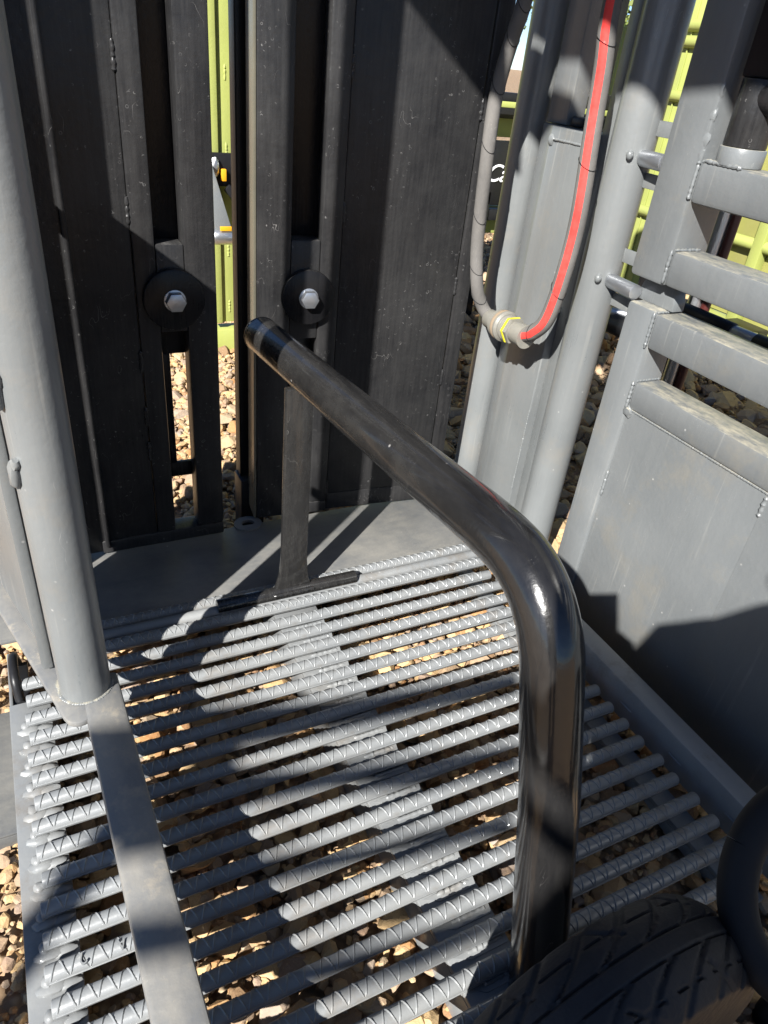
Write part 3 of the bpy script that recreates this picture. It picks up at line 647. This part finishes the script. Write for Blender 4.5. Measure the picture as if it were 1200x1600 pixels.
mb = MB(); mb.box(3.32, 3.335, 1.2, 2.62, .02, 1.25, .002); fin(mb, 'sheet_panel', OLIVE, gs)
mb = MB(); mb.box(3.26, 3.319, 2.40, 2.46, -.02, 1.3, .005); mb.box(3.26, 3.34, 1.2, 2.62, -.10, .015, .005); mb.box(3.26, 3.319, 1.2, 1.26, -.02, 1.3, .005); fin(mb, 'panel_frame', LIME, gs)
bpo = thing('black_upright', (3.0, 2.7, GZ), 'black flat upright just beyond the right side gate', 'post')
mb = MB(); mb.box(2.9, 2.96, 2.66, 2.76, GZ, 1.5, .004); fin(mb, 'upright_bar', FARBLACK, bpo)
jk = thing('black_mechanism', (2.7, 2.2, GZ), 'dark linkage with a steel rod lying low on the gravel behind the side gate', 'machine part')
mb = MB(); mb.box(2.5, 3.2, 2.15, 2.35, -.06, .06, .01); mb.cyl((2.45, 2.5, .05), (2.45, 2.1, .06), .05, 20, .006); fin(mb, 'linkage_body', FARBLACK, jk)
mb = MB(); mb.cyl((2.4, 2.45, .1), (2.9, 2.0, .1), .02, 16, .002); fin(mb, 'steel_rod', ZINC, jk)
for fx in (2.5, 3.0): mb = MB(); mb.box(fx, fx+.1, 2.2, 2.3, GZ, -.0605, .004); fin(mb, 'linkage_foot', FARBLACK, jk)

# trees far beyond the yard
def tree(x, y, h, seed, label):
    rnd = random.Random(seed); t = thing('tree', (x, y, GZ), label, 'tree', 'trees beyond the yard')
    mb = MB(); mb.tube([(x, y, GZ), (x+.1, y, GZ+h*.25), (x-.1, y, GZ+h*.5), (x, y, GZ+h*.8)], .2, 10, True, [h*.035, h*.028, h*.018, h*.006])
    tips = []
    for k in range(9):
        a = rnd.uniform(0, 6.28); z0 = h*rnd.uniform(.22, .6); L = h*rnd.uniform(.2, .36)
        p0 = Vector((x, y, GZ+z0)); p1 = p0+Vector((math.cos(a)*L, math.sin(a)*L, L*rnd.uniform(.3, .9))); mb.tube([p0, p0.lerp(p1, .5)+Vector((0, 0, .1)), p1], .05, 6, True, [h*.012, h*.008, h*.003]); tips += [p1, p0.lerp(p1, .6)]
    fin(mb, 'trunk', BARK, t)
    bm = bmesh.new()
    for c in tips:
        for k in range(260):
            v = Vector((rnd.gauss(0, 1), rnd.gauss(0, 1), rnd.gauss(0, .8)))*h*.065
            n = Vector((rnd.gauss(0, 1), rnd.gauss(0, 1), rnd.gauss(0, 1))).normalized(); u = n.orthogonal().normalized()*h*.014; w = n.cross(u)*.6; q = c+v
            bm.faces.new([bm.verts.new(q-u), bm.verts.new(q+w), bm.verts.new(q+u), bm.verts.new(q-w)])
    mb = MB(); mb.bm.free(); mb.bm = bm; fin(mb, 'crown', LEAF, t)
tree(10.5, 13, 4.6, 1, 'pale green tree glimpsed through the black frame window')
tree(14, 13, 5.5, 2, 'broad tree beyond the yard, right of the black frame window')
tree(6.5, 15, 5.0, 3, 'loose green tree beyond the yard above the lime green beams')

# ------------------------------------------------------------------ unseen bars added overhead and behind the camera to cast shadow bands
def back(p, t): return Vector(p)-SUN*t
oh = thing('overhead_shadow_bars', (.2, .5, 1.8), 'unseen grey bars added overhead to cast shadow bands on the right door and posts', 'frame')
for poly, t in (([(.644, 1.393, 1.131), (.96, 1.362, .886), (.936, 1.364, .994), (.774, 1.38, 1.143)], 1.7), ([(.814, 1.376, 1.165), (.929, 1.365, 1.026), (.979, 1.36, 1.109), (.896, 1.368, 1.175)], 1.6),
                ([(1.05, 1.56, .915), (1.05, 1.40, .90), (1.05, 1.25, .905), (1.05, 1.25, .985), (1.05, 1.38, 1.0), (1.05, 1.56, .985)], 2.0), ([(1.05, 1.24, .972), (1.05, .78, 1.03), (1.05, .78, 1.35), (1.05, 1.24, 1.30)], 2.1), ([(1.05, 1.58, 1.045), (1.05, 1.42, 1.05), (1.05, 1.25, 1.055), (1.05, 1.25, 1.4), (1.05, 1.58, 1.4)], 2.2)):
    mb = MB(); mb.poly([back(p, t) for p in poly], -SUN*.05, .002); fin(mb, 'shadow_bar', GREY, oh)  # each added bar is a shadow outline slid back towards the sun
mb = MB(); mb.bar((-.15, .42, 2.05), (-.5, 1.3, 2.2), .05, .05); fin(mb, 'cross_bar', GREY, oh)
yg = thing('shadow_rails', (-1.7, -1.0, GZ), 'unseen grey rails added behind the camera to cast shadow bands on the floor and hoop', 'gate')
B = [[(.11, .90), (.371, .817), (.766, .75), (.73, .698), (.342, .743), (.13, .78)], [(.11, .76), (.319, .683), (.667, .603), (.631, .553), (.435, .584), (.301, .638), (.12, .67)],
     [(.11, .60), (.248, .555), (.372, .526), (.577, .496), (.547, .443), (.486, .468), (.363, .486), (.252, .511), (.11, .54)], [(.15, .43), (.379, .38), (.469, .371), (.471, .342), (.309, .341), (.15, .385)],
     [(.085, .895), (.2, .86), (.2, .66), (.09, .70)]]
for b in B:
    mb = MB(); mb.poly([back((x, y, 0), 3.3) for x, y in b], -SUN*.05); fin(mb, 'gate_rail', GREY, yg)  # added rail, cut to the outline of a shadow band on the floor
for b in ([(.27, .415), (.47, .415), (.47, .325), (.27, .325)], [(.27, .285), (.45, .285), (.45, .245), (.27, .245)], [(.20, .20), (.30, .20), (.355, .02), (.355, -.03), (.20, -.03)], [(.20, .25), (.278, .25), (.315, .12), (.20, .12)]):
    mb = MB(); mb.poly([back((.458, y, z), 2.9) for y, z in b], -SUN*.05); fin(mb, 'gate_rail', GREY, yg)  # added rails shaped to cast the dark bands on the hoop leg
mb = MB(); mb.bar((-2.0, -.9, GZ), (-2.0, -.9, 2.0), .05, .05, (1, 0, 0)); fin(mb, 'gate_post', GREY, yg)  # post that goes with the added shadow rails

# photographer with a phone (casts the shadow on the lower right)
ps = thing('person', (-.12, -.5, GZ), 'person in a navy jacket and jeans holding up a phone behind the camera', 'person')
def skin(name, chains, mat, root_first=True):
    """chains: lists of (point, radius); joints shared by position"""
    V, E, Rr, idx = [], [], [], {}
    for ch in chains:
        last = None
        for p, r in ch:
            k = tuple(round(c, 4) for c in p)
            if k not in idx: idx[k] = len(V); V.append(Vector(p)); Rr.append(r)
            if last is not None and last != idx[k]: E.append((last, idx[k]))
            last = idx[k]
    me = bpy.data.meshes.new(name); me.from_pydata(V, E, []); tmp = bpy.data.objects.new(name, me); COL.objects.link(tmp)
    tmp.modifiers.new('s', 'SKIN'); sub = tmp.modifiers.new('u', 'SUBSURF'); sub.levels = 2; sub.render_levels = 2
    for i, sv in enumerate(me.skin_vertices[0].data): sv.radius = (Rr[i] if not isinstance(Rr[i], tuple) else Rr[i]) if isinstance(Rr[i], tuple) else (Rr[i], Rr[i]); sv.use_root = (i == 0)
    dg = bpy.context.evaluated_depsgraph_get(); m2 = bpy.data.meshes.new_from_object(tmp.evaluated_get(dg)); bpy.data.objects.remove(tmp)
    m2.name = name; off = ROOTS['person']; m2.transform(Matrix.Translation(-off))
    for p in m2.polygons: p.use_smooth = True
    m2.materials.clear(); m2.materials.append(mat); o = bpy.data.objects.new(name, m2); COL.objects.link(o); o.parent = ps; ROOTS[o.name] = off; return o
fw = Vector((.45, .89, 0)).normalized(); rt = Vector((fw.y, -fw.x, 0)); BC = Vector((-.13, -.52, 0))
def pp(r_, f_, z): return tuple(BC+rt*r_+fw*f_+Vector((0, 0, z)))
PH = CAM+RT @ Vector((-.02, -.055, .03))
def toph(sx, dz=-.04): return PH+RT @ Vector((sx, dz, .0))
body = [[(pp(0, 0, .80), .13), (pp(0, .01, .95), .125), (pp(0, .03, 1.12), .145), (pp(0, .05, 1.26), .13), (pp(0, .04, 1.34), .055), (pp(0, .01, 1.40), .05), (pp(0, 0, 1.47), .07), (pp(0, 0, 1.53), .06)]]
for s in (-1, 1):
    hd = toph(.05*s); body.append([(pp(0, .05, 1.26), .13), (pp(.17*s, .05, 1.27), .065), (pp(.23*s, .07, 1.04), .05), (tuple(Vector(hd)+Vector((-.03*s if s < 0 else .02, -.10, -.03))), .036), (tuple(Vector(hd)+Vector((0, -.025, -.01))), .026)])
    body.append([(pp(0, 0, .80), .13), (pp(.09*s, 0, .74), .09), (pp(.10*s, .02, .36), .065), (pp(.11*s, -.02, -.04), .042), (pp(.12*s, .12, -.085), .035)])
skin('body', body, CLOTH)
mb = MB(); prev = None; LV = [(.36, .20, .17, .06), (.55, .215, .18, .08), (.70, .22, .19, .09), (.78, .225, .20, .10), (.90, .225, .21, .10), (1.02, .22, .20, .10), (1.15, .21, .16, .08), (1.25, .19, .12, .06), (1.31, .12, .085, .065), (1.35, .07, .06, .07)]
for z, rx_, ry_, fo in LV:
    ring = [mb.bm.verts.new(Vector(pp(rx_*math.cos(R(a))*(1+.02*math.sin(R(a*5)+z*20)), fo+ry_*math.sin(R(a)), z))) for a in range(0, 360, 10)]
    if prev:
        for k in range(36): mb.bm.faces.new([prev[k], prev[(k+1) % 36], ring[(k+1) % 36], ring[k]])
    prev = ring
bmesh.ops.recalc_face_normals(mb.bm, faces=mb.bm.faces); fin(mb, 'jacket', CLOTH, ps, 80)
skin('trousers', [[(pp(0, 0, .84), .145)] + [(pp(0, 0, .78), .14)]] + [[(pp(0, 0, .78), .14), (pp(.09*s, 0, .72), .102), (pp(.10*s, .02, .36), .078), (pp(.11*s, -.02, -.01), .058)] for s in (-1, 1)], DENIM)
hc = Vector(pp(0, .0, 1.50))
mb = MB(); mb.blob(hc+Vector((0, 0, .0)), (.078, .092, .105), 3, 0); mb.blob(hc+fw*.095+Vector((0, 0, -.005)), (.012, .018, .02), 2, 0)
for s in (-1, 1): mb.blob(hc+rt*.08*s, (.012, .02, .028), 2, 0)
fin(mb, 'face', SKIN, ps)
mb = MB(); mb.blob(hc+Vector((0, 0, .03))-fw*.02, (.086, .096, .095), 3, .03); fin(mb, 'hair', HAIR, ps)
for s in (-1, 1):
    h0 = Vector(toph(.05*s))+Vector((0, -.02, -.005)); ch = []
    inn = RT @ Vector((-s, 0, 0)); upv = RT @ Vector((0, 1, 0)); fv = RT @ Vector((0, 0, -1))
    palm = h0; ch.append([(tuple(palm-upv*.04), .018), (tuple(palm), .019), (tuple(palm+upv*.02), .015)])
    for k, (dy, L) in enumerate(((.022, .05), (.008, .056), (-.008, .052), (-.022, .04))):
        b_ = palm+upv*dy; ch.append([(tuple(palm), .019), (tuple(b_-fv*.006+inn*.002), .010), (tuple(b_+inn*.022-fv*.010), .009), (tuple(b_+inn*L*.75-fv*.006), .008)])
    ch.append([(tuple(palm+upv*.02), .015), (tuple(palm+upv*.035+inn*.012), .010), (tuple(palm+upv*.05+inn*.026), .009)])
    skin('hand', ch, SKIN)
phn = thing('phone', PH, 'black phone held upright by the photographer', 'phone')
rotp = Matrix(RT); mb = MB(); mb.obox(PH, (.08, .16, .009), rotp, .004); fin(mb, 'phone_body', PHONEM, phn)
